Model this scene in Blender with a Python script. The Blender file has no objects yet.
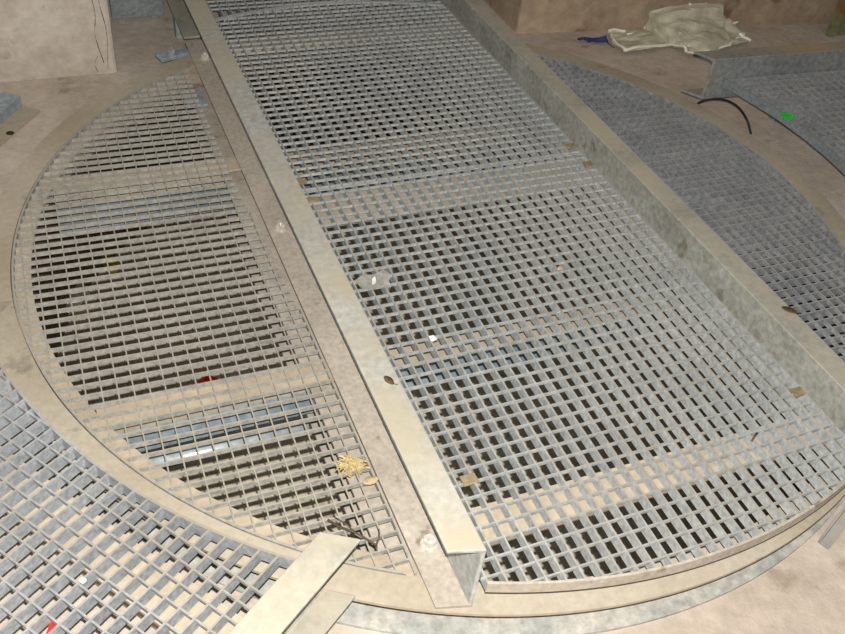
import bpy, bmesh, math, random
from mathutils import Vector, Matrix
from mathutils import noise as mnoise
random.seed(4)
sc = bpy.context.scene
col = sc.collection
PI = math.pi

# ------------------------------------------------------------------ camera
CAM = Vector((-0.98493, -1.82586, 1.47609))
RGT = Vector((0.92249112, -0.37313389, 0.09890012))
UPV = Vector((0.18360735, 0.6495004, 0.73786013))
FWD = Vector((0.33955629, 0.66251063, -0.66766847))
FPX = 898.07
cd = bpy.data.cameras.new('camera')
cam = bpy.data.objects.new('camera', cd)
col.objects.link(cam)
cam.matrix_world = Matrix(((RGT.x, UPV.x, -FWD.x, CAM.x), (RGT.y, UPV.y, -FWD.y, CAM.y),
                           (RGT.z, UPV.z, -FWD.z, CAM.z), (0, 0, 0, 1)))
cd.sensor_width = 36
cd.lens = 36 * FPX / 845
cd.clip_start = 0.02
sc.camera = cam

# ------------------------------------------------------------------ world, flash, exposure
w = bpy.data.worlds.new('world')
sc.world = w
w.use_nodes = True
w.node_tree.nodes['Background'].inputs[0].default_value = (1.0, 0.96, 0.91, 1)
w.node_tree.nodes['Background'].inputs[1].default_value = 0.18
fl = bpy.data.lights.new('camera_flash', 'POINT')      # the camera's own flash, up and right of the lens
fl.energy = 268
fl.color = (1.0, 0.965, 0.915)
fl.shadow_soft_size = 0.008
fo = bpy.data.objects.new('camera_flash', fl)
fo.location = CAM + RGT * 0.016 + UPV * 0.055
col.objects.link(fo)
vs = sc.view_settings
vs.view_transform = 'Standard'
vs.look = 'None'
vs.gamma = 1
vs.use_curve_mapping = False
vs.exposure = 0.0


def at(px, py, z):
    """the point at height z that a pixel of the photograph sees"""
    d = RGT * ((px - 422.5) / FPX) - UPV * ((py - 317) / FPX) + FWD
    return CAM + d * ((z - CAM.z) / d.z)


# ------------------------------------------------------------------ materials
def srgb(c):
    return tuple((v / 255 / 12.92) if v / 255 <= 0.04045 else ((v / 255 + 0.055) / 1.055) ** 2.4 for v in c) + (1,)


def mat(name, a, b, scale=4.0, fine=60.0, rough=0.75, metal=0.0, dust=None, dust_amt=0.0, dust_scale=9.0,
        spangle=0.0, bump=0.0, bump_scale=40.0, lo=0.35, hi=0.65, spots=None, spot_scale=14.0, spot_lo=0.66,
        fine_amt=0.25, spec=0.35):
    m = bpy.data.materials.new(name)
    m.use_nodes = True
    nt = m.node_tree
    N, L = nt.nodes, nt.links
    bs = N['Principled BSDF']
    geo = N.new('ShaderNodeNewGeometry')

    def noise(s, det=4, r=0.55):
        n = N.new('ShaderNodeTexNoise')
        n.inputs['Scale'].default_value = s
        n.inputs['Detail'].default_value = det
        n.inputs['Roughness'].default_value = r
        L.new(geo.outputs['Position'], n.inputs['Vector'])
        return n.outputs['Fac']

    def remap(x, f0, f1, t0=0.0, t1=1.0):
        n = N.new('ShaderNodeMapRange')
        n.inputs[1].default_value = f0
        n.inputs[2].default_value = f1
        n.inputs[3].default_value = t0
        n.inputs[4].default_value = t1
        L.new(x, n.inputs[0])
        return n.outputs[0]

    def mix(f, c0, c1, mode='MIX'):
        n = N.new('ShaderNodeMix')
        n.data_type = 'RGBA'
        n.blend_type = mode
        if isinstance(f, float):
            n.inputs[0].default_value = f
        else:
            L.new(f, n.inputs[0])
        for s, c in ((6, c0), (7, c1)):
            if isinstance(c, tuple):
                n.inputs[s].default_value = c
            else:
                L.new(c, n.inputs[s])
        return n.outputs[2]

    def mul(x, y):
        n = N.new('ShaderNodeMath')
        n.operation = 'MULTIPLY'
        for i, v in enumerate((x, y)):
            if isinstance(v, float):
                n.inputs[i].default_value = v
            else:
                L.new(v, n.inputs[i])
        return n.outputs[0]

    c = mix(remap(noise(scale), lo, hi), srgb(a), srgb(b))
    f = remap(noise(fine, 3, 0.6), 0.3, 0.7, 1 - fine_amt, 1 + fine_amt)
    cb = N.new('ShaderNodeCombineColor')
    for i in range(3):
        L.new(f, cb.inputs[i])
    c = mix(1.0, c, cb.outputs[0], 'MULTIPLY')
    if spangle:
        v = N.new('ShaderNodeTexVoronoi')
        v.inputs['Scale'].default_value = 70
        L.new(geo.outputs['Position'], v.inputs['Vector'])
        sx = N.new('ShaderNodeSeparateColor')
        L.new(v.outputs['Color'], sx.inputs[0])
        g = remap(sx.outputs[0], 0, 1, 1 - spangle, 1 + spangle)
        cb2 = N.new('ShaderNodeCombineColor')
        for i in range(3):
            L.new(g, cb2.inputs[i])
        c = mix(1.0, c, cb2.outputs[0], 'MULTIPLY')
    if spots:
        c = mix(remap(noise(spot_scale, 5, 0.62), spot_lo, spot_lo + 0.08), c, srgb(spots))
    if dust:
        sp = N.new('ShaderNodeSeparateXYZ')
        L.new(geo.outputs['Normal'], sp.inputs[0])
        up = remap(sp.outputs[2], 0.5, 0.9)
        dn = remap(noise(dust_scale, 4, 0.6), 0.3, 0.62)
        c = mix(mul(mul(up, dn), dust_amt), c, srgb(dust))
    L.new(c, bs.inputs['Base Color'])
    bs.inputs['Roughness'].default_value = rough
    bs.inputs['Metallic'].default_value = metal
    bs.inputs['Specular IOR Level'].default_value = spec
    if bump:
        bp = N.new('ShaderNodeBump')
        bp.inputs['Strength'].default_value = bump
        bp.inputs['Distance'].default_value = 0.01
        L.new(noise(bump_scale, 6, 0.65), bp.inputs['Height'])
        L.new(bp.outputs[0], bs.inputs['Normal'])
    return m


M = {}
M['floor'] = mat('concrete_floor', (180, 166, 151), (198, 186, 172), 2.2, 26, 0.95, spots=(160, 145, 128), spot_scale=7,
                 spot_lo=0.64, bump=0.35, bump_scale=55, fine_amt=0.12, spec=0.15)
M['wall_l'] = mat('concrete_wall_pale', (180, 168, 154), (204, 196, 184), 3.0, 30, 0.95, spots=(160, 148, 134), spot_scale=6,
                  spot_lo=0.62, bump=0.4, bump_scale=40, fine_amt=0.12, spec=0.15)
M['wall_r'] = mat('concrete_wall_brown', (150, 132, 112), (180, 160, 136), 3.5, 22, 0.95, spots=(128, 104, 82), spot_scale=5,
                  spot_lo=0.58, bump=0.4, bump_scale=40, fine_amt=0.15, spec=0.15)
M['pit_floor'] = mat('pit_dirt', (196, 186, 164), (212, 203, 184), 6, 50, 1.0, spots=(150, 128, 102), spot_scale=9, bump=0.5, spec=0.1)
M['pit_wall'] = mat('pit_concrete', (96, 84, 72), (120, 108, 94), 4, 40, 1.0, bump=0.4, spec=0.1)
M['ring'] = mat('dusty_ring_steel', (178, 169, 152), (160, 149, 129), 2.2, 60, 0.8, 0.0, spots=(138, 130, 118), spot_scale=10,
                spot_lo=0.62, fine_amt=0.10, spec=0.25)
M['ring_side'] = mat('galvanised_ring_side', (150, 153, 148), (180, 177, 168), 9, 60, 0.6, 0.0, spangle=0.03)
M['flange'] = mat('dusty_rail_steel', (178, 169, 148), (166, 158, 139), 9, 80, 0.8, 0.0, spots=(142, 130, 106), spot_scale=16,
                  spot_lo=0.6, fine_amt=0.12, spec=0.25)
M['rail'] = mat('galvanised_rail', (138, 138, 130), (160, 160, 152), 7, 60, 0.6, 0.1, dust=(176, 167, 147), dust_amt=0.92,
                dust_scale=4, spangle=0.06, spots=(120, 116, 104), spot_scale=11, spot_lo=0.6)
M['rail_low'] = mat('worn_rail_steel', (164, 155, 142), (178, 169, 156), 6, 90, 0.7, 0.0, spots=(132, 119, 105), spot_scale=16,
                    spot_lo=0.62, spangle=0.05, fine_amt=0.15)
M['rail_clean'] = mat('galvanised_rail_clean', (160, 163, 160), (174, 177, 174), 7, 60, 0.6, 0.05, dust=(176, 167, 145), dust_amt=0.95,
                      dust_scale=4, spangle=0.05)
M['galv'] = mat('galvanised_grating', (156, 160, 160), (172, 175, 173), 4, 90, 0.6, 0.0, dust=(146, 140, 128), dust_amt=0.85,
                dust_scale=3.5, spangle=0.08)
M['galv_near'] = mat('galvanised_grating_near', (146, 151, 154), (162, 166, 168), 4, 90, 0.6, 0.0, dust=(148, 137, 119), dust_amt=0.85,
                     dust_scale=3.0, spangle=0.08)
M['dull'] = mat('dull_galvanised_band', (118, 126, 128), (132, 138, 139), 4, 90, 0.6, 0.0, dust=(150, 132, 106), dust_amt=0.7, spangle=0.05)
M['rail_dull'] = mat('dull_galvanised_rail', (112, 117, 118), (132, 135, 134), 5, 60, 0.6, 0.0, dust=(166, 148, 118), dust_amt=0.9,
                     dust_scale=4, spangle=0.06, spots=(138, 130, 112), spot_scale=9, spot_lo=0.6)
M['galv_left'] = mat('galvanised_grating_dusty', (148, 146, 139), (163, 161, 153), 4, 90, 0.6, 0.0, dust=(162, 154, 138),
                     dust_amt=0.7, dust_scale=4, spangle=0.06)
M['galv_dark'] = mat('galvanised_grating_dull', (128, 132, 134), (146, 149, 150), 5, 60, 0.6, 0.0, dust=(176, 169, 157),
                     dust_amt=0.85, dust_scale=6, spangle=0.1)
M['plate'] = mat('clean_galvanised_plate', (150, 166, 176), (172, 186, 194), 3, 40, 0.35, 0.35, spangle=0.07)
M['tan'] = mat('dust_covered_steel', (180, 167, 146), (163, 151, 132), 6, 60, 0.9, 0.0, fine_amt=0.1, spec=0.15)
M['rust'] = mat('rusty_clip', (126, 110, 86), (150, 134, 108), 20, 120, 0.85)
M['bolt'] = mat('bright_bolt', (196, 191, 180), (212, 208, 198), 20, 80, 0.3, 0.25)
M['plastic'] = mat('plastic_film', (176, 171, 146), (206, 202, 180), 14, 40, 0.3, fine_amt=0.08, spec=0.6)
M['fold'] = mat('plastic_fold', (236, 230, 212), (246, 242, 228), 9, 40, 0.35, fine_amt=0.05, spec=0.6)
M['blue'] = mat('blue_film', (38, 44, 108), (62, 72, 140), 20, 60, 0.4)
M['green'] = mat('green_paper', (20, 190, 60), (50, 214, 84), 20, 60, 0.6)
M['red'] = mat('red_plastic', (214, 40, 36), (226, 58, 50), 20, 60, 0.4)
M['yellow'] = mat('yellow_plastic', (196, 170, 40), (208, 186, 60), 20, 60, 0.5)
M['white'] = mat('white_plastic', (236, 234, 226), (246, 244, 238), 20, 60, 0.4)
M['black'] = mat('black_rubber', (34, 32, 30), (46, 44, 40), 20, 60, 0.6)
M['twig'] = mat('dead_twig', (74, 62, 50), (92, 78, 64), 40, 120, 0.9)
M['leaf'] = mat('dead_leaf', (72, 54, 36), (96, 74, 46), 60, 150, 0.8)
M['leaf_pale'] = mat('pale_dry_leaf', (178, 158, 124), (196, 176, 140), 60, 150, 0.8)
M['straw'] = mat('dry_fibres', (196, 180, 132), (176, 158, 112), 60, 150, 0.9)
M['tape'] = mat('grey_tape', (150, 148, 140), (164, 162, 152), 30, 100, 0.5)
M['greenpaint'] = mat('green_painted_steel', (110, 116, 84), (124, 122, 92), 6, 40, 0.6, spots=(132, 96, 40), spot_scale=5, spot_lo=0.52)
M['conduit'] = mat('pale_conduit', (176, 186, 190), (190, 198, 200), 5, 40, 0.28, 0.3)
M['crack'] = mat('dark_crack', (80, 66, 52), (92, 76, 60), 20, 60, 1.0)


# ------------------------------------------------------------------ helpers
def link(name, me, m=None, parent=None):
    o = bpy.data.objects.new(name, me)
    col.objects.link(o)
    if m is not None and not me.materials:
        me.materials.append(M[m])
    if parent is not None:
        o.parent = parent
    return o


def tag(o, label, cat, group=None, kind=None):
    o['label'] = label
    o['category'] = cat
    if group:
        o['group'] = group
    if kind:
        o['kind'] = kind
    return o


def thing(name, label, cat, group=None, loc=(0, 0, 0)):
    o = bpy.data.objects.new(name, None)
    o.empty_display_size = 0.05
    col.objects.link(o)
    o.location = loc
    return tag(o, label, cat, group)


def struct(o):
    o['kind'] = 'structure'
    return o


def mesh_from(name, vs_, fs_, smooth=False):
    me = bpy.data.meshes.new(name)
    me.from_pydata([tuple(v) for v in vs_], [], fs_)
    bm = bmesh.new()
    bm.from_mesh(me)
    bmesh.ops.recalc_face_normals(bm, faces=bm.faces)
    bm.to_mesh(me)
    bm.free()
    if smooth:
        for p in me.polygons:
            p.use_smooth = True
    return me


_unit = {}


def unit_cube(m):
    if m not in _unit:
        v = [(x, y, z) for x in (-.5, .5) for y in (-.5, .5) for z in (-.5, .5)]
        f = [(0, 1, 3, 2), (4, 6, 7, 5), (0, 4, 5, 1), (2, 3, 7, 6), (0, 2, 6, 4), (1, 5, 7, 3)]
        me = mesh_from('bar_' + m, v, f)
        me.materials.append(M[m])
        _unit[m] = me
    return _unit[m]


def bar(name, m, p0, p1, thick, ztop, depth, parent):
    """a straight flat bar on edge: one shared mesh, scaled to length"""
    o = bpy.data.objects.new(name, unit_cube(m))
    col.objects.link(o)
    dx, dy = p1[0] - p0[0], p1[1] - p0[1]
    L = math.hypot(dx, dy)
    o.parent = parent
    o.location = ((p0[0] + p1[0]) / 2, (p0[1] + p1[1]) / 2, ztop - depth / 2)
    o.rotation_euler = (0, 0, math.atan2(dy, dx))
    o.scale = (L, thick, depth)
    return o


def bevel_bm(bm, off, seg=2, ang=0.6):
    es = [e for e in bm.edges if len(e.link_faces) == 2 and e.calc_face_angle(0) > ang]
    bmesh.ops.bevel(bm, geom=es, offset=off, segments=seg, profile=0.5, affect='EDGES')


def prism(name, prof, p0, p1, m, parent=None, side=None, bev=0.0, seg=2):
    """extrude a closed (side, z) profile along the level line p0 -> p1; side is the level unit vector of +a"""
    p0, p1 = Vector(p0), Vector(p1)
    n = len(prof)
    v = [p0 + side * a + Vector((0, 0, z)) for a, z in prof] + [p1 + side * a + Vector((0, 0, z)) for a, z in prof]
    f = [tuple(range(n)), tuple(range(2 * n - 1, n - 1, -1))]
    f += [(i, (i + 1) % n, n + (i + 1) % n, n + i) for i in range(n)]
    me = mesh_from(name, v, f)
    if bev:
        bm = bmesh.new()
        bm.from_mesh(me)
        bevel_bm(bm, bev, seg)
        bm.to_mesh(me)
        bm.free()
    return link(name, me, m, parent)


def box(name, lo, hi, m, parent=None, bev=0.0, rot=0.0):
    c = [(lo[i] + hi[i]) / 2 for i in range(3)]
    h = [(hi[i] - lo[i]) / 2 for i in range(3)]
    v = [Vector((sx * h[0], sy * h[1], sz * h[2])) for sx in (-1, 1) for sy in (-1, 1) for sz in (-1, 1)]
    R = Matrix.Rotation(rot, 3, 'Z')
    v = [R @ q + Vector(c) for q in v]
    f = [(0, 1, 3, 2), (4, 6, 7, 5), (0, 4, 5, 1), (2, 3, 7, 6), (0, 2, 6, 4), (1, 5, 7, 3)]
    me = mesh_from(name, v, f)
    if bev:
        bm = bmesh.new()
        bm.from_mesh(me)
        bevel_bm(bm, bev)
        bm.to_mesh(me)
        bm.free()
    return link(name, me, m, parent)


def lathe(name, prof, a0, a1, segs, m, parent=None, center=(0, 0), smooth=True):
    """revolve a closed (r, z) profile between two angles"""
    full = abs(a1 - a0 - 2 * PI) < 1e-6
    n = len(prof)
    k = segs if full else segs + 1
    v = []
    for i in range(k):
        t = a0 + (a1 - a0) * i / segs
        for r, z in prof:
            v.append((center[0] + r * math.cos(t), center[1] + r * math.sin(t), z))
    f = []
    for i in range(segs):
        j = (i + 1) % k
        for q in range(n):
            f.append((i * n + q, j * n + q, j * n + (q + 1) % n, i * n + (q + 1) % n))
    if not full:
        f.append(tuple(range(n)))
        f.append(tuple(range((k - 1) * n + n - 1, (k - 1) * n - 1, -1)))
    return link(name, mesh_from(name, v, f), m, parent)


def tube(name, pts, r, m, parent=None, sides=7, r1=None):
    pts = [Vector(p) for p in pts]
    n = len(pts)
    v, f = [], []
    for i, p in enumerate(pts):
        t = (pts[min(i + 1, n - 1)] - pts[max(i - 1, 0)]).normalized()
        a = t.cross(Vector((0.13, 0.2, 1))).normalized()
        b = t.cross(a)
        rr = r if r1 is None else r + (r1 - r) * i / (n - 1)
        for k in range(sides):
            q = 2 * PI * k / sides
            v.append(p + a * math.cos(q) * rr + b * math.sin(q) * rr)
    for i in range(n - 1):
        for k in range(sides):
            f.append((i * sides + k, i * sides + (k + 1) % sides, (i + 1) * sides + (k + 1) % sides, (i + 1) * sides + k))
    f.append(tuple(range(sides)))
    f.append(tuple(range(n * sides - 1, (n - 1) * sides - 1, -1)))
    return link(name, mesh_from(name, v, f, True), m, parent)


def spline(pts, k=8):
    P = [Vector(p) for p in pts]
    P = [P[0] * 2 - P[1]] + P + [P[-1] * 2 - P[-2]]
    out = []
    for i in range(1, len(P) - 2):
        for j in range(k):
            t = j / k
            a, b, c, d = P[i - 1:i + 3]
            out.append(0.5 * ((2 * b) + (c - a) * t + (2 * a - 5 * b + 4 * c - d) * t * t + (3 * b - a - 3 * c + d) * t ** 3))
    out.append(P[-2])
    return out


def interval(inside, p, d, lo, hi, n=400):
    """longest stretch of the line p + s d, lo < s < hi, that is inside"""
    best, start = None, None
    for i in range(n + 1):
        s = lo + (hi - lo) * i / n
        ok = inside(p[0] + d[0] * s, p[1] + d[1] * s)
        if ok and start is None:
            start = s
        if start is not None and (not ok or i == n):
            end = s if ok else s - (hi - lo) / n
            if best is None or end - start > best[1] - best[0]:
                best = (start, end)
            start = None
    if best is None:
        return None

    def refine(a, b):            # a inside, b outside
        for _ in range(18):
            mth = (a + b) / 2
            if inside(p[0] + d[0] * mth, p[1] + d[1] * mth):
                a = mth
            else:
                b = mth
        return a
    st = (hi - lo) / n
    return (refine(best[0], best[0] - st), refine(best[1], best[1] + st))


def grating(root, inside, o, u, v, pu, pv, nu, nv, ztop, hb, hc, m, tb=0.004, tc=0.0036, jit=0.0006):
    """bearing bars run along v, one every pu along u; cross bars run along u, one every pv along v"""
    for i in range(nu[0], nu[1] + 1):
        p = (o[0] + u[0] * pu * i, o[1] + u[1] * pu * i)
        iv = interval(inside, p, v, -3, 3)
        if iv and iv[1] - iv[0] > 0.02:
            a = (p[0] + v[0] * iv[0], p[1] + v[1] * iv[0])
            b = (p[0] + v[0] * iv[1], p[1] + v[1] * iv[1])
            bar('bearing_bar', m, a, b, tb, ztop + random.uniform(-jit, jit), hb, root)
    for j in range(nv[0], nv[1] + 1):
        p = (o[0] + v[0] * pv * j, o[1] + v[1] * pv * j)
        iv = interval(inside, p, u, -3, 3)
        if iv and iv[1] - iv[0] > 0.02:
            a = (p[0] + u[0] * iv[0], p[1] + u[1] * iv[0])
            b = (p[0] + u[0] * iv[1], p[1] + u[1] * iv[1])
            bar('cross_bar', m, a, b, tc, ztop - 0.0008 + random.uniform(-jit, jit), hc, root)


def c_top(h, wd, tw=0.007, tf=0.009):
    return [(0, tf), (tw, tf), (tw, h - tf - 0.006), (tw + 0.006, h - tf), (wd, h - tf * 0.8), (wd, h), (0, h)]


def c_profile(h, wd, tw=0.007, tf=0.009, z0=0.0):
    """channel: web on a=0, both flanges towards +a"""
    return [(0, z0), (wd, z0), (wd, z0 + tf * 0.8), (tw + 0.006, z0 + tf), (tw, z0 + tf + 0.006),
            (tw, z0 + h - tf - 0.006), (tw + 0.006, z0 + h - tf), (wd, z0 + h - tf * 0.8), (wd, z0 + h), (0, z0 + h)]


def bolt(parent, x, y, z, rot=0.3, m='bolt'):
    bm = bmesh.new()

    def cyl(r, z0, z1, n, ro=0.0):
        a = [bm.verts.new((x + r * math.cos(ro + 2 * PI * k / n), y + r * math.sin(ro + 2 * PI * k / n), z0)) for k in range(n)]
        b = [bm.verts.new((x + r * math.cos(ro + 2 * PI * k / n), y + r * math.sin(ro + 2 * PI * k / n), z1)) for k in range(n)]
        bm.faces.new(a[::-1])
        bm.faces.new(b)
        for k in range(n):
            bm.faces.new((a[k], a[(k + 1) % n], b[(k + 1) % n], b[k]))
    cyl(0.0175, z, z + 0.003, 24)
    cyl(0.0145, z + 0.003, z + 0.0045, 24)
    cyl(0.0125, z + 0.0045, z + 0.018, 6, rot)
    cyl(0.0065, z + 0.018, z + 0.026, 12)
    me = bpy.data.meshes.new('bolt')
    bm.to_mesh(me)
    bm.free()
    return link('bolt', me, m, parent)


# ------------------------------------------------------------------ the setting
def make_floor():
    radii = [1.142, 1.22, 1.5, 2.0, 3.0, 5.0, 8.0]
    n = 160
    v, f = [], []
    for r in radii:
        for k in range(n):
            v.append((r * math.cos(2 * PI * k / n), r * math.sin(2 * PI * k / n), -0.1))
    for i in range(len(radii) - 1):
        for k in range(n):
            f.append((i * n + k, i * n + (k + 1) % n, (i + 1) * n + (k + 1) % n, (i + 1) * n + k))
    struct(link('floor', mesh_from('floor', v, f), 'floor'))


make_floor()
PIT = -0.52
struct(lathe('wall_round', [(1.142, -0.1001), (1.142, PIT - 0.02), (1.2, PIT - 0.02), (1.2, -0.1001)], 0, 2 * PI, 96, 'pit_wall'))
n_ = 64
pv = [(1.15 * math.cos(2 * PI * k / n_), 1.15 * math.sin(2 * PI * k / n_), PIT) for k in range(n_)]
struct(link('floor', mesh_from('floor', pv, [tuple(range(n_))]), 'pit_floor'))


def wall(name, a, b, c, m, h=1.6):
    """concrete block: front foot a -> b, return face b -> c (towards the back)"""
    a, b, c = Vector((*a, 0)), Vector((*b, 0)), Vector((*c, 0))
    d = a + (c - b)
    pts = [a, b, c, d]
    v = [p + Vector((0, 0, -0.12)) for p in pts] + [p + Vector((0, 0, h)) for p in pts]
    f = [(0, 1, 2, 3), (7, 6, 5, 4), (0, 1, 5, 4), (1, 2, 6, 5), (2, 3, 7, 6), (3, 0, 4, 7)]
    me = mesh_from(name, v, f)
    bm = bmesh.new()
    bm.from_mesh(me)
    bevel_bm(bm, 0.012, 2)
    bm.to_mesh(me)
    bm.free()
    return struct(link(name, me, m))


wall('wall_left', (-2.6, 1.235), (-0.743, 1.217), (-0.70, 2.6), 'wall_l')
wall('wall_right', (3.9, 0.93), (0.85, 1.25), (0.87, 2.6), 'wall_r')

wl = bpy.data.objects['wall_left']
for pts in (((-0.80, 0.22), (-0.79, 0.12), (-0.80, 0.04), (-0.785, -0.06)), ((-0.765, 0.3), (-0.772, 0.16), (-0.762, 0.05), (-0.775, -0.085)), ((-0.80, -0.03), (-0.815, -0.06), (-0.81, -0.09))):
    tube('crack', spline([Vector((x, 1.2187 + (-0.743 - x) * 0.0097, z)) for x, z in pts], 5), 0.0022, 'crack', wl, 5)

# ------------------------------------------------------------------ the turntable
tt = thing('turntable', 'round steel turntable ring carrying two parallel channel rails over a pit', 'turntable')
RI, RO = 1.150, 1.2155
rc = lathe('ring_channel', [(RI, 0), (RO, 0), (RO, -0.0075), (RI + 0.014, -0.0095), (RI + 0.007, -0.016),
                            (RI + 0.007, -0.0905), (RI, -0.0905)], 0, 2 * PI, 220, 'ring', tt)
lo_ = lathe('lower_flange', [(RI, -0.0906), (RI + 0.014, -0.0906), (RO, -0.0925), (RO, -0.1), (RI, -0.1)], 0, 2 * PI, 220, 'ring_side', rc)
lo_['label'] = 'clean grey lower flange'
for zl, b0, b1 in ((-0.0125, PI - 1.165, PI + 1.165), (-0.0285, -1.165, 1.165)):
    lathe('grating_ledge', [(1.105, zl), (1.1495, zl), (1.1495, zl - 0.06), (1.143, zl - 0.06), (1.143, zl - 0.008), (1.105, zl - 0.008)],
          b0, b1, 120, 'tan', tt)
X = Vector((1, 0, 0))
Y = Vector((0, 1, 0))
RH = 0.185
YL0, YL1 = -1.10, 1.19
railL = prism('rail', c_top(RH, 0.066), (-0.442, YL0, 0.0005), (-0.442, YL1, 0.0005), 'rail_clean', tt, -X, 0.0022)
flL = prism('lower_flange', [(0, 0), (0.066, 0), (0.066, 0.007), (0.012, 0.0088), (0, 0.0088)], (-0.442, YL0, 0.0005), (-0.442, YL1, 0.0005), 'rail_low', railL, -X, 0.001)
flL['label'] = 'worn greyer lower flange with bolts'
railR = prism('rail', c_top(RH, 0.064), (0.451, YL0, 0.0005), (0.451, YL1, 0.0005), 'rail', tt, X, 0.0024, 3)
prism('lower_flange', [(0, 0), (0.064, 0), (0.064, 0.007), (0.012, 0.0088), (0, 0.0088)], (0.451, YL0, 0.0005), (0.451, YL1, 0.0005), 'rail_low', railR, X, 0.001)
for v in list(railL.data.vertices) + list(flL.data.vertices):
    if v.co.y < -1.0:
        v.co.y -= 0.018 * (v.co.x + 0.508) / 0.066
railL['label'] = 'left channel rail, its open side and bolts showing'
railR['label'] = 'right channel rail, its plain web showing'
for (x, y) in ((-0.475, 0.062), (-0.470, -0.974), (-0.467, 1.053)):
    bolt(railL, x, y, 0.0085, random.uniform(0, 1))
for sgn, x0 in ((-1, -0.447), (1, 0.456)):
    prism('rail_beam', c_profile(0.12, 0.105, 0.008, 0.010, -0.17), (x0, -0.995, 0), (x0, 0.995, 0), 'rail_low', tt, X * sgn)
for y0, wp in ((0.466, 0.125), (-0.424, 0.066)):
    xe = math.sqrt(1.11 ** 2 - (y0 - 0.03) ** 2)
    ft = [(0, -0.0135), (0.066, -0.0135), (0.066, -0.0205), (0.007, -0.0215), (0.007, -0.10), (0, -0.10)]
    cb = prism('crossbeam', ft, (-xe, y0, 0), (0.447, y0, 0), 'tan', tt, -Y)
    bf = [(0, -0.1005), (wp, -0.1005), (wp, -0.109), (0, -0.109)]
    prism('bottom_flange', bf, (-xe, y0, 0), (0.447, y0, 0), 'plate', cb, -Y)['label'] = 'clean blue-grey lower flange'
for ya, yb in ((-0.03, 0.10), (-1.046, -0.964), (0.955, 1.03)):
    ym, hw = (ya + yb) / 2, (yb - ya) / 2
    tp = [(-hw, 0.0745), (hw, 0.0745), (hw, 0.0665), (hw - 0.004, 0.055), (-hw + 0.004, 0.055), (-hw, 0.0665)]
    prism('cross_support', tp, (-0.434, ym, 0), (0.4505, ym, 0), 'tan', tt, Y)
for y in (0.87,):
    box('gusset_plate', (-0.575, y - 0.04, -0.045), (-0.509, y + 0.04, -0.036), 'plate', tt)

# ------------------------------------------------------------------ gratings on the turntable
RG = 1.2135


def rect(y0, y1):
    return lambda x, y: -0.4405 < x < 0.4495 and y0 < y < y1 and x * x + y * y < RG * RG


GX, GY, PU, PV = -0.3645, -0.5600, 0.03391, 0.03296
gn = thing('floor_grating', 'long near centre grating panel between the rails, its front edge curved', 'grating', 'centre gratings between the rails')
grating(gn, rect(-1.3, 0.086), (GX, GY), (1, 0), (0, 1), PU, PV, (-2, 24), (-20, 19), 0.1, 0.0255, 0.0075, 'galv')
a0 = math.atan2(-math.sqrt(RG ** 2 - 0.435 ** 2), -0.435)
a1 = math.atan2(-math.sqrt(RG ** 2 - 0.447 ** 2), 0.447)
lathe('edge_band', [(RG - 0.004, 0.1015), (RG + 0.001, 0.1015), (RG + 0.001, 0.0735), (RG - 0.004, 0.0735)], a0, a1, 60, 'rail_low', gn)
bar('edge_band', 'galv', (-0.4405, 0.085), (0.4495, 0.085), 0.003, 0.0998, 0.005, gn)
for x, y in ((-0.392, 0.045), (0.44, 0.026), (-0.372, -0.917), (0.437, -0.92)):
    c = box('grating_clip', (x - 0.016, y - 0.012, 0.0965), (x + 0.016, y + 0.012, 0.1012), 'rust', gn, 0.001)
    c['label'] = 'rusty brown clip'
gf = thing('floor_grating', 'far centre grating panel between the rails, next to the concrete passage', 'grating', 'centre gratings between the rails')
grating(gf, rect(0.0885, 1.3), (GX, GY), (1, 0), (0, 1), PU, PV, (-2, 24), (20, 54), 0.1, 0.0255, 0.0075, 'galv')
lathe('edge_band', [(RG - 0.004, 0.1015), (RG + 0.001, 0.1015), (RG + 0.001, 0.095), (RG - 0.004, 0.095)], -a1, -a0, 60, 'galv', gf)
for x, y in ((-0.40, 0.135), (0.435, 0.128)):
    c = box('grating_clip', (x - 0.016, y - 0.012, 0.0965), (x + 0.016, y + 0.012, 0.1012), 'rust', gf, 0.001)
    c['label'] = 'rusty brown clip'

RS = 1.143


def seg_left(x, y):
    return x < -0.5135 - 0.028 * min(1, max(0, (y + 0.25) / 0.6)) and x * x + y * y < RS * RS


def seg_right(x, y):
    return x > 0.535 and x * x + y * y < RS * RS


def side_grating(name, label, inside, org, m, a0, a1, hb, hc):
    g = thing(name, label, 'grating', 'side gratings inside the ring')
    cs, sn = math.cos(-0.012), math.sin(-0.012)
    grating(g, inside, org, (-sn, cs), (cs, sn), 0.0325, 0.0325, (-45, 60), (-45, 45), 0.0, hb, hc, m, 0.0036, 0.003)
    lathe('edge_band', [(RS - 0.001, 0.001), (RS + 0.0042, 0.001), (RS + 0.0042, -0.0118), (RS - 0.001, -0.0118)], a0, a1, 90, m, g)
    return g


aL = math.acos(-0.53 / RS)
gl = side_grating('floor_grating', 'half-moon grating left of the left rail, open over the pit', seg_left, (-0.772, -0.788), 'galv_left', aL, 2 * PI - aL, 0.0112, 0.0045)
bar('edge_band', 'galv_left', (-0.5128, -1.018), (-0.5128, -0.25), 0.003, 0.0005, 0.0115, gl)
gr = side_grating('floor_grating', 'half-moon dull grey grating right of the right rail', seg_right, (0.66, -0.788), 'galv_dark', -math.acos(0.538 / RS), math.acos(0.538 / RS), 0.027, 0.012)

# ------------------------------------------------------------------ fixed tracks around the turntable
def frame(deg):
    e = Vector((math.cos(math.radians(deg)), math.sin(math.radians(deg)), 0))
    return e, Vector((-e.y, e.x, 0))


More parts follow.
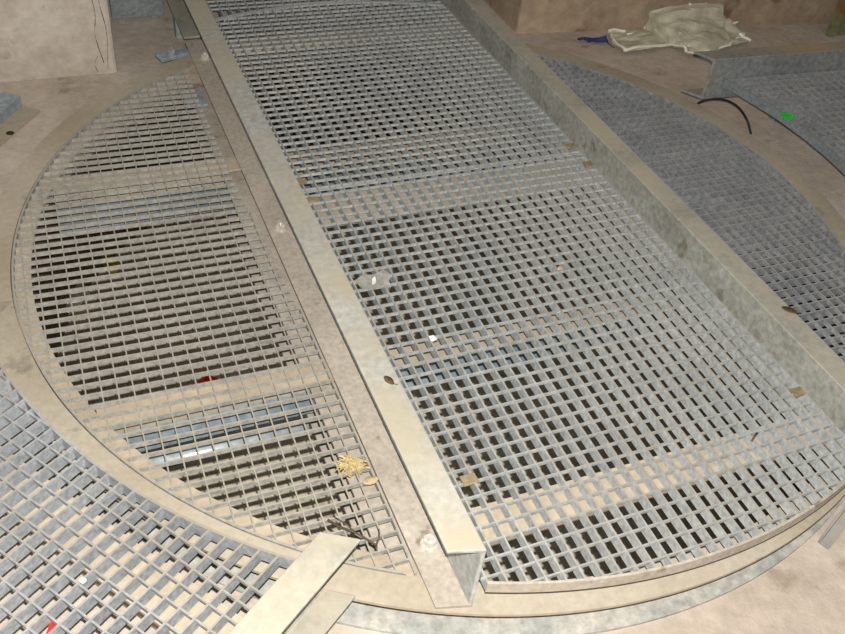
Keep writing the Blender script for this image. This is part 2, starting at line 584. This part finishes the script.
def track_grating(name, label, deg, r0, t0, t1, rmax, ztop, m, org_r, org_t, pr=0.0329, pt=0.0328, hb=0.0255, hc=0.006, group=None, bandm=None, bh=0.03):
    e, t = frame(deg)
    g = thing(name, label, 'grating', group)

    def inside(x, y):
        r_, t_ = x * e.x + y * e.y, x * t.x + y * t.y
        return t0 < t_ < t1 and 0 < r_ < rmax and x * x + y * y > (r0 + 0.003) ** 2
    o = e * org_r + t * org_t
    grating(g, inside, (o.x, o.y), (t.x, t.y), (e.x, e.y), pt, pr, (-40, 40), (-60, 60), ztop, hb, hc, m)
    al = math.radians(deg) + math.asin((t0 + 0.002) / r0)
    be = math.radians(deg) + math.asin((t1 - 0.002) / r0)
    lathe('edge_band', [(r0, ztop + 0.0005), (r0 + 0.005, ztop + 0.0005), (r0 + 0.005, ztop - bh), (r0, ztop - bh)], al, be, 60, bandm or m, g)
    return g, e, t


def track_rail(name, label, e, t, tw, sgn, r0, r1, h, z0, m='rail', wd=0.064, group=None):
    root = thing(name, label, 'rail', group)
    o = prism('channel', c_profile(h, wd, 0.007, 0.009, 0), e * r0 + t * tw + Vector((0, 0, z0)), e * r1 + t * tw + Vector((0, 0, z0)), m, root, t * sgn, 0.002)
    return root


def legs(root, e, t, spots, ztop, m='galv_dark', w_=0.02):
    for r, tt_ in spots:
        p = e * r + t * tt_
        box('support_leg', (p.x - w_, p.y - w_, -0.1), (p.x + w_, p.y + w_, ztop), m, root)


# lower left track
g1, e1, t1 = track_grating('floor_grating', 'thick grating in the near left corner, outside the ring', 215, 1.226, -0.447, 0.4145, 2.6, 0.1, 'galv_near', 1.4145, 0.0262, hb=0.031, hc=0.007)
prism('cross_support', [(-0.045, 0.0635), (0.045, 0.0635), (0.045, 0.0555), (0.004, 0.0555), (0.004, -0.09), (-0.004, -0.09), (-0.004, 0.0555), (-0.045, 0.0555)],
      e1 * 1.333 + t1 * -0.445, e1 * 1.333 + t1 * 0.414, 'tan', g1, e1)
legs(g1, e1, t1, ((1.333, -0.3), (1.333, 0.3), (2.2, -0.3), (2.2, 0.3)), 0.056)
r1 = track_rail('track_rail', 'pale dusty channel rail end at the bottom edge, pointing at the ring', e1, t1, 0.416, 1, 1.142, 2.4, 0.185, 0.001)
for v in r1.children[0].data.vertices:          # the end is cut along the ring
    rr, tt_ = v.co.dot(e1), v.co.dot(t1)
    if rr < 1.6:
        v.co += e1 * (-0.45 * (tt_ - 0.416))
legs(r1, e1, t1, ((1.75, 0.45), (2.3, 0.45)), 0.001)

# upper right track
URD, URZ0, URZ1, URG = -3.0, 0.034, 0.185, 0.110
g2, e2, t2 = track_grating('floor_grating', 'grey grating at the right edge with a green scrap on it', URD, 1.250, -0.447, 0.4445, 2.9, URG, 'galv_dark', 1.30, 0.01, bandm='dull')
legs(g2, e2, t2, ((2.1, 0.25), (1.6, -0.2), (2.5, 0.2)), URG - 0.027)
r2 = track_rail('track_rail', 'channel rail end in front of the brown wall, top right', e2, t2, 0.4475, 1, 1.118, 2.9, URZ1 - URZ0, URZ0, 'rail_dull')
for v in r2.children[0].data.vertices:          # cut along the ring's curve
    rr, tt_ = v.co.dot(e2), v.co.dot(t2)
    if rr < 1.6:
        v.co += e2 * (-0.75 * (tt_ - 0.4475) - 0.012)
legs(r2, e2, t2, ((1.5, 0.48), (2.4, 0.48)), URZ0)

# far track in the passage
g3, e3, t3 = track_grating('floor_grating', 'grating strip in the passage beyond the ring, top edge', 90, 1.221, -0.449, 0.4405, 2.3, 0.1, 'galv', 1.30, 0.01, bh=0.006)
legs(g3, e3, t3, ((1.5, -0.3), (1.5, 0.3), (2.1, 0)), 0.07)
r3 = track_rail('track_rail', 'rail running on into the passage behind the left rail', e3, t3, 0.442, 1, 1.222, 2.3, 0.185, 0.0005, group=None)
r4 = track_rail('track_rail', 'rail running on into the passage behind the right rail', e3, t3, -0.451, -1, 1.2, 2.3, 0.185, 0.0005)
for rr, s in ((r3, 0.48), (r4, -0.49)):
    legs(rr, e3, t3, ((1.45, s), (2.1, s)), 0.0005)

# ------------------------------------------------------------------ small fixed steel
# angle steel by the left wall
pa, pb = at(23, 107, -0.095), at(-40, 160, -0.095)
dl = pb - pa
dl.z = 0
dl.normalize()
sd = Vector((-dl.y, dl.x, 0))
if sd.dot(Vector((1, -1, 0))) < 0:
    sd = -sd
br = thing('steel_bracket', 'grey angle steel bracket with a bolt hole on the floor, left edge', 'bracket')
o_ = Vector((pa.x, pa.y, 0))
prism('upright_plate', [(0, -0.09), (0, -0.055), (-0.008, -0.055), (-0.008, -0.09)], o_, o_ + dl * 0.6, 'plate', br, sd, 0.001)
prism('back_plate', [(-0.008, -0.055), (-0.06, -0.05), (-0.06, -0.058), (-0.008, -0.063)], o_, o_ + dl * 0.6, 'plate', br, sd, 0.001)
prism('base_plate', [(-0.01, -0.09), (0.06, -0.09), (0.06, -0.0995), (-0.01, -0.0995)], o_, o_ + dl * 0.6, 'ring', br, sd, 0.001)
hp = at(10, 133, -0.0898)
lathe('bolt_hole', [(0.001, -0.0905), (0.012, -0.0905), (0.012, -0.0895), (0.001, -0.0895)], 0, 2 * PI, 16, 'black', br, (hp.x, hp.y))
# steel plate in the passage
spl = box('steel_plate', (-0.705, 1.615, -0.086), (-0.512, 1.635, 0.5), 'dull', None, 0.002)
tag(spl, 'smooth blue-grey upright steel plate by the left wall corner, top edge', 'plate')
for x in (-0.67, -0.55):
    box('foot', (x - 0.01, 1.622, -0.0995), (x + 0.01, 1.633, -0.085), 'galv_dark', spl)
# lug with a bolt at the ring
lg = box('locking_lug', (-0.615, 1.102, -0.012), (-0.507, 1.152, 0.002), 'plate', tt, 0.002, 0.3)
lg['label'] = 'small grey lug plate with a bolt, beside the left rail'
bolt(lg, 0, 0, 0, 0.2, 'galv_dark').location = (-0.565, 1.125, 0.002)
# loose steel section at the right edge
q0, q1 = at(818, 541, -0.095), at(850, 500, -0.095)
dv = (q1 - q0)
dv.z = 0
dv.normalize()
sv = Vector((dv.y, -dv.x, 0))
an = prism('steel_angle', [(0, -0.0995), (0.026, -0.0995), (0.026, -0.0945), (0.005, -0.0945), (0.005, -0.07), (0, -0.07)],
           Vector((q0.x, q0.y, 0)), Vector((q0.x, q0.y, 0)) + dv * 0.6, 'galv_dark', None, sv, 0.001)
tag(an, 'dark steel angle end on the floor just outside the ring, right edge', 'steel angle')

# ------------------------------------------------------------------ loose things
def blob(name, m, p, r, flat, seed, parent=None):
    bm = bmesh.new()
    bmesh.ops.create_icosphere(bm, subdivisions=2, radius=r)
    for v in bm.verts:
        k = 1 + 0.45 * mnoise.noise(v.co / r * 1.3 + Vector((seed, 0, 0)))
        v.co = Vector((v.co.x * k, v.co.y * k, v.co.z * flat * k))
    me = bpy.data.meshes.new(name)
    bm.to_mesh(me)
    bm.free()
    o = link(name, me, m, parent)
    o.location = p
    return o


def leaf(name, m, p, L, W, rot, label, cat='leaf', curl=0.25, stem=True, z=0.0):
    n = 7
    v, f = [], []
    for i in range(n + 1):
        s = i / n
        wd = W * math.sin(PI * (0.06 + 0.9 * s)) ** 0.8
        for k in (-1, 0, 1):
            v.append(((s - 0.5) * L, k * wd / 2, 0.002 + abs(k) * curl * wd * 0.5 + 0.12 * L * (s - 0.5) ** 2))
    for i in range(n):
        for k in range(2):
            f.append((i * 3 + k, i * 3 + k + 1, i * 3 + k + 4, i * 3 + k + 3))
    me = mesh_from(name, v, f, True)
    o = link(name, me, m)
    md = o.modifiers.new('thick', 'SOLIDIFY')
    md.thickness = 0.0012
    o.location = p
    o.rotation_euler = (0, 0, rot)
    tag(o, label, cat)
    if stem:
        tube('stem', [(L * 0.46, 0, 0.004), (L * 0.6, 0.002, 0.003), (L * 0.72, 0.006, 0.002)], 0.0009, m, o, 5)
    return o


leaf('dead_leaf', 'leaf', at(389, 381, 0.1855), 0.027, 0.015, -1.2, 'small dark brown leaf on top of the left rail', curl=0.15)
leaf('dead_leaf', 'leaf', at(789, 311, 0.1855), 0.036, 0.018, -0.9, 'curled brown leaf on top of the right rail', curl=0.3)
leaf('dead_leaf', 'leaf_pale', at(371, 481, 0.002), 0.034, 0.02, 0.1, 'pale dry leaf on the left grating beside the left rail', curl=0.1)
# twig on the left grating
zt = 0.006
tw = thing('forked_twig', 'dark forked twig on the left grating near the left rail end', 'twig')
tube('stem', spline([at(328, 520, zt), at(340, 527, zt + .004), at(356, 533, zt + .006), at(376, 545, zt + .004)]), 0.0028, 'twig', tw, 6, 0.0022)
tube('branch', [at(376, 545, zt + .003), at(379, 538, zt + .012), at(379, 529, zt + .02)], 0.0022, 'twig', tw, 6, 0.001)
tube('branch', [at(356, 533, zt + .005), at(346, 524, zt + .008), at(333, 516, zt + .008)], 0.0018, 'twig', tw, 6, 0.001)
tube('branch', [at(376, 545, zt + .003), at(377, 551, zt + .002)], 0.003, 'twig', tw, 6, 0.001)
o = tube('dead_twig', [at(752, 441, 0.103), at(754, 437, 0.107), at(757, 433, 0.104)], 0.0022, 'twig', None, 6)
tag(o, 'short dark twig on the centre grating near the right rail', 'twig')
# fibre clump
fc = bmesh.new()
pc = at(351, 466, 0.004)
cv, cf = [], []
for i in range(150):
    a = random.uniform(0, 2 * PI)
    r = random.gauss(0, 0.013)
    c = Vector((pc.x + r * math.cos(a) * 1.3, pc.y + r * math.sin(a) * 0.8, 0.002 + random.uniform(0, 0.012)))
    d = Vector((random.uniform(-1, 1), random.uniform(-1, 1), random.uniform(-.3, .3))).normalized() * random.uniform(.008, .018)
    s = Vector((-d.y, d.x, 0.0)).normalized() * 0.0012
    k = len(cv)
    cv += [c - d - s, c - d + s, c + d + s, c + d - s, c - d + Vector((0, 0, .0018)), c + d + Vector((0, 0, .0018))]
    cf += [(k, k + 1, k + 2, k + 3), (k, k + 3, k + 5, k + 4), (k + 1, k + 4, k + 5, k + 2), (k, k + 4, k + 1), (k + 3, k + 2, k + 5)]
tag(link('fibre_clump', mesh_from('fibre_clump', cv, cf), 'straw'), 'tuft of dry straw-coloured fibres on the left grating', 'fibres', kind='stuff')


def flake(name, m, pts, z, label, cat, th=0.002, bend=0.004, seed=0.0):
    """a small scrap: outline points (world xy) filled, thickened and slightly crumpled"""
    bm = bmesh.new()
    vs_ = [bm.verts.new((q.x, q.y, z)) for q in pts]
    bm.faces.new(vs_)
    bmesh.ops.triangulate(bm, faces=bm.faces)
    bmesh.ops.subdivide_edges(bm, edges=bm.edges, cuts=2)
    for v in bm.verts:
        v.co.z += bend * (1 + mnoise.noise(v.co * 60 + Vector((seed, 0, 0))))
    me = bpy.data.meshes.new(name)
    bm.to_mesh(me)
    bm.free()
    o = link(name, me, m)
    md = o.modifiers.new('thick', 'SOLIDIFY')
    md.thickness = th
    return tag(o, label, cat)


flake('grey_tape', 'tape', [at(x, y, 0.101) for x, y in ((355, 281), (362, 276), (375, 275), (383, 270), (391, 276), (389, 282), (391, 288), (378, 288), (371, 291), (360, 288))],
      0.1008, 'translucent grey scrap of tape on the centre grating by the left rail', 'tape', 0.0015, 0.002, 1)
flake('paper_scrap', 'white', [at(x, y, 0.101) for x, y in ((372, 281), (375, 278), (376, 285), (372, 287))], 0.1055, 'tiny white fleck on the scrap of grey tape', 'scrap', 0.001, 0.001, 2)
o = blob('paper_scrap', 'white', at(433, 338, 0.104), 0.009, 0.5, 3)
tag(o, 'crumpled cream scrap on the centre grating', 'scrap')
o = blob('paper_scrap', 'leaf_pale', at(560, 268, 0.103), 0.007, 0.4, 5)
tag(o, 'pale fleck on the middle of the centre grating', 'scrap')
o = blob('white_pebble', 'white', at(83, 580, 0.102), 0.0055, 0.7, 7)
tag(o, 'white pebble on the near left grating', 'pebble')
flake('green_scrap', 'green', [at(x, y, URG + .002) for x, y in ((780, 113), (785, 112), (791, 114), (795, 117), (790, 120), (784, 119))], URG + 0.0012,
      'bright green scrap on the grating at the right edge', 'scrap', 0.0015, 0.001, 4)
# red wedge below the near left grating
flake('red_wedge', 'red', [at(x, y, 0.07) for x, y in ((43, 645), (54, 622), (61, 626), (60, 645))], 0.072, 'red plastic piece stuck in the near left grating', 'plastic piece', 0.004, 0.006, 6)
# pit litter
o = blob('red_plug', 'red', at(207, 373, PIT + 0.06), 0.028, 0.9, 9)
o.location.z = PIT + 0.02
tag(o, 'red plastic plug down in the pit under the left grating', 'plug')
pA, pB = at(85, 250, PIT + .03), at(115, 268, PIT + .03)
o = tube('yellow_hose', spline([pA, (pA + pB) / 2 + Vector((0.01, 0.02, 0)), pB]), 0.022, 'yellow', None, 8)
tag(o, 'short yellow hose down in the pit under the left grating', 'hose')
pA, pB = at(62, 309, PIT + .04), at(82, 290, PIT + .04)
o = tube('white_pipe', [pA, pB], 0.03, 'white', None, 12)
tag(o, 'white plastic pipe stub down in the pit near the ring', 'pipe')
pA, pB = at(128, 455, -0.115), at(350, 405, -0.115)
# conduit along the near crossbeam
o = tube('conduit_pipe', [(-1.04, -0.513, -0.13), (-0.57, -0.513, -0.13)], 0.0165, 'conduit', None, 12)
tag(o, 'shiny pale conduit pipe along the crossbeam under the left grating', 'pipe')

# cable at the right track
cb_ = tube('black_cable', spline([at(697, 104, -0.04), at(703, 101, 0.0), at(715, 99, 0.01), at(728, 101, 0.0), at(739, 108, -0.02), at(747, 120, -0.06), at(751, 134, -0.094)]), 0.004, 'black', None, 8)
tag(cb_, 'black cable looping out from under the right track rail', 'cable')

# plastic sheet against the brown wall
def wall_pt(px, py, off=0.03):
    """on the floor, or on the right wall's face where the floor has ended"""
    q = at(px, py, -0.098)
    n = Vector((0.32, 3.05, 0)).normalized()
    a = Vector((0.85, 1.25, 0)) - n * off
    if (q - a).dot(n) > 0:
        d = (q - CAM)
        s = (a - CAM).dot(n) / d.dot(n)
        q = CAM + d * s
    return q


S4 = 4.447
ol = [(160, 145), (235, 148), (322, 130), (345, 95), (360, 50), (440, 40), (520, 32), (590, 25), (660, 35), (665, 70), (710, 120),
      (790, 195), (700, 215), (600, 242), (520, 255), (440, 210), (340, 230), (230, 240), (175, 200)]
bm = bmesh.new()
vs_ = [bm.verts.new(wall_pt(570 + a / S4, b / S4)) for a, b in ol]
bm.faces.new(vs_)
bmesh.ops.triangulate(bm, faces=bm.faces)
for _ in range(4):
    bmesh.ops.subdivide_edges(bm, edges=bm.edges, cuts=1, use_grid_fill=True)


def crumple(co):
    k = mnoise.noise(Vector((co.x * 5, co.y * 22, co.z * 22))) + 0.6 * mnoise.noise(Vector((co.x * 12 + 5, co.y * 40, co.z * 40)))
    return co + Vector((0, -0.014, 0.02)) * (0.8 + k)


for v in bm.verts:
    v.co = crumple(v.co)
me = bpy.data.meshes.new('plastic_sheet')
bm.to_mesh(me)
bm.free()
ps = link('plastic_sheet', me, 'plastic')
md = ps.modifiers.new('thick', 'SOLIDIFY')
md.thickness = 0.003
tag(ps, 'crumpled translucent plastic sheet lying against the brown wall', 'plastic sheet')
for pts, rr in (([(160, 148), (190, 143), (235, 150)], .006), ([(165, 152), (180, 185), (205, 215), (232, 237)], .005), ([(232, 237), (300, 226), (400, 214), (455, 203)], .007),
                ([(445, 208), (480, 228), (522, 252)], .006), ([(522, 252), (560, 246), (580, 238)], .005), ([(450, 198), (560, 178), (700, 168), (752, 176), (785, 195)], .007),
                ([(322, 130), (420, 112), (500, 85), (545, 62)], .008), ([(545, 62), (600, 62), (662, 70)], .006), ([(365, 76), (440, 76), (520, 62)], .008),
                ([(515, 30), (530, 45), (548, 62)], .005), ([(590, 28), (612, 48), (640, 60)], .005), ([(600, 150), (660, 135), (720, 122)], .005),
                ([(690, 212), (735, 180), (785, 192)], .005), ([(500, 225), (600, 212), (700, 205)], .005), ([(240, 165), (350, 158), (470, 150)], .004),
                ([(655, 36), (660, 52), (662, 70)], .005), ([(580, 240), (640, 225), (700, 214)], .005)):
    q = spline([wall_pt(570 + a / S4, b / S4) for a, b in pts], 8)
    q = [crumple(c_) + Vector((0, -0.003, 0.004)) for c_ in q]
    tube('fold', q, rr, 'fold', ps, 6)
flake('blue_film', 'blue', [at(570 + a / S4, b / S4, -0.09) for a, b in ((30, 178), (50, 168), (95, 175), (160, 165), (170, 195), (195, 215), (160, 190), (110, 190), (70, 182))],
      -0.0985, 'dark blue strip of film beside the plastic sheet', 'film', 0.003, 0.01, 8)
# green steel panel
pg = wall_pt(829, 36, 0.03)
gp = thing('green_sheet', 'rusty green steel panel leaning on the brown wall, top right corner', 'panel')
n = Vector((0.32, 3.05, 0)).normalized()
tx = Vector((n.y, -n.x, 0))
base = Vector((2.30, 0.975, 0))
prism('sheet', [(0, -0.0995), (0.006, -0.0995), (0.026, 0.7), (0.02, 0.7)], base, base + tx * 0.45, 'greenpaint', gp, n)
prism('post', [(-0.012, -0.0995), (0.016, -0.0995), (0.04, 0.71), (0.012, 0.71)], base - tx * 0.02, base + tx * 0.012, 'greenpaint', gp, n)
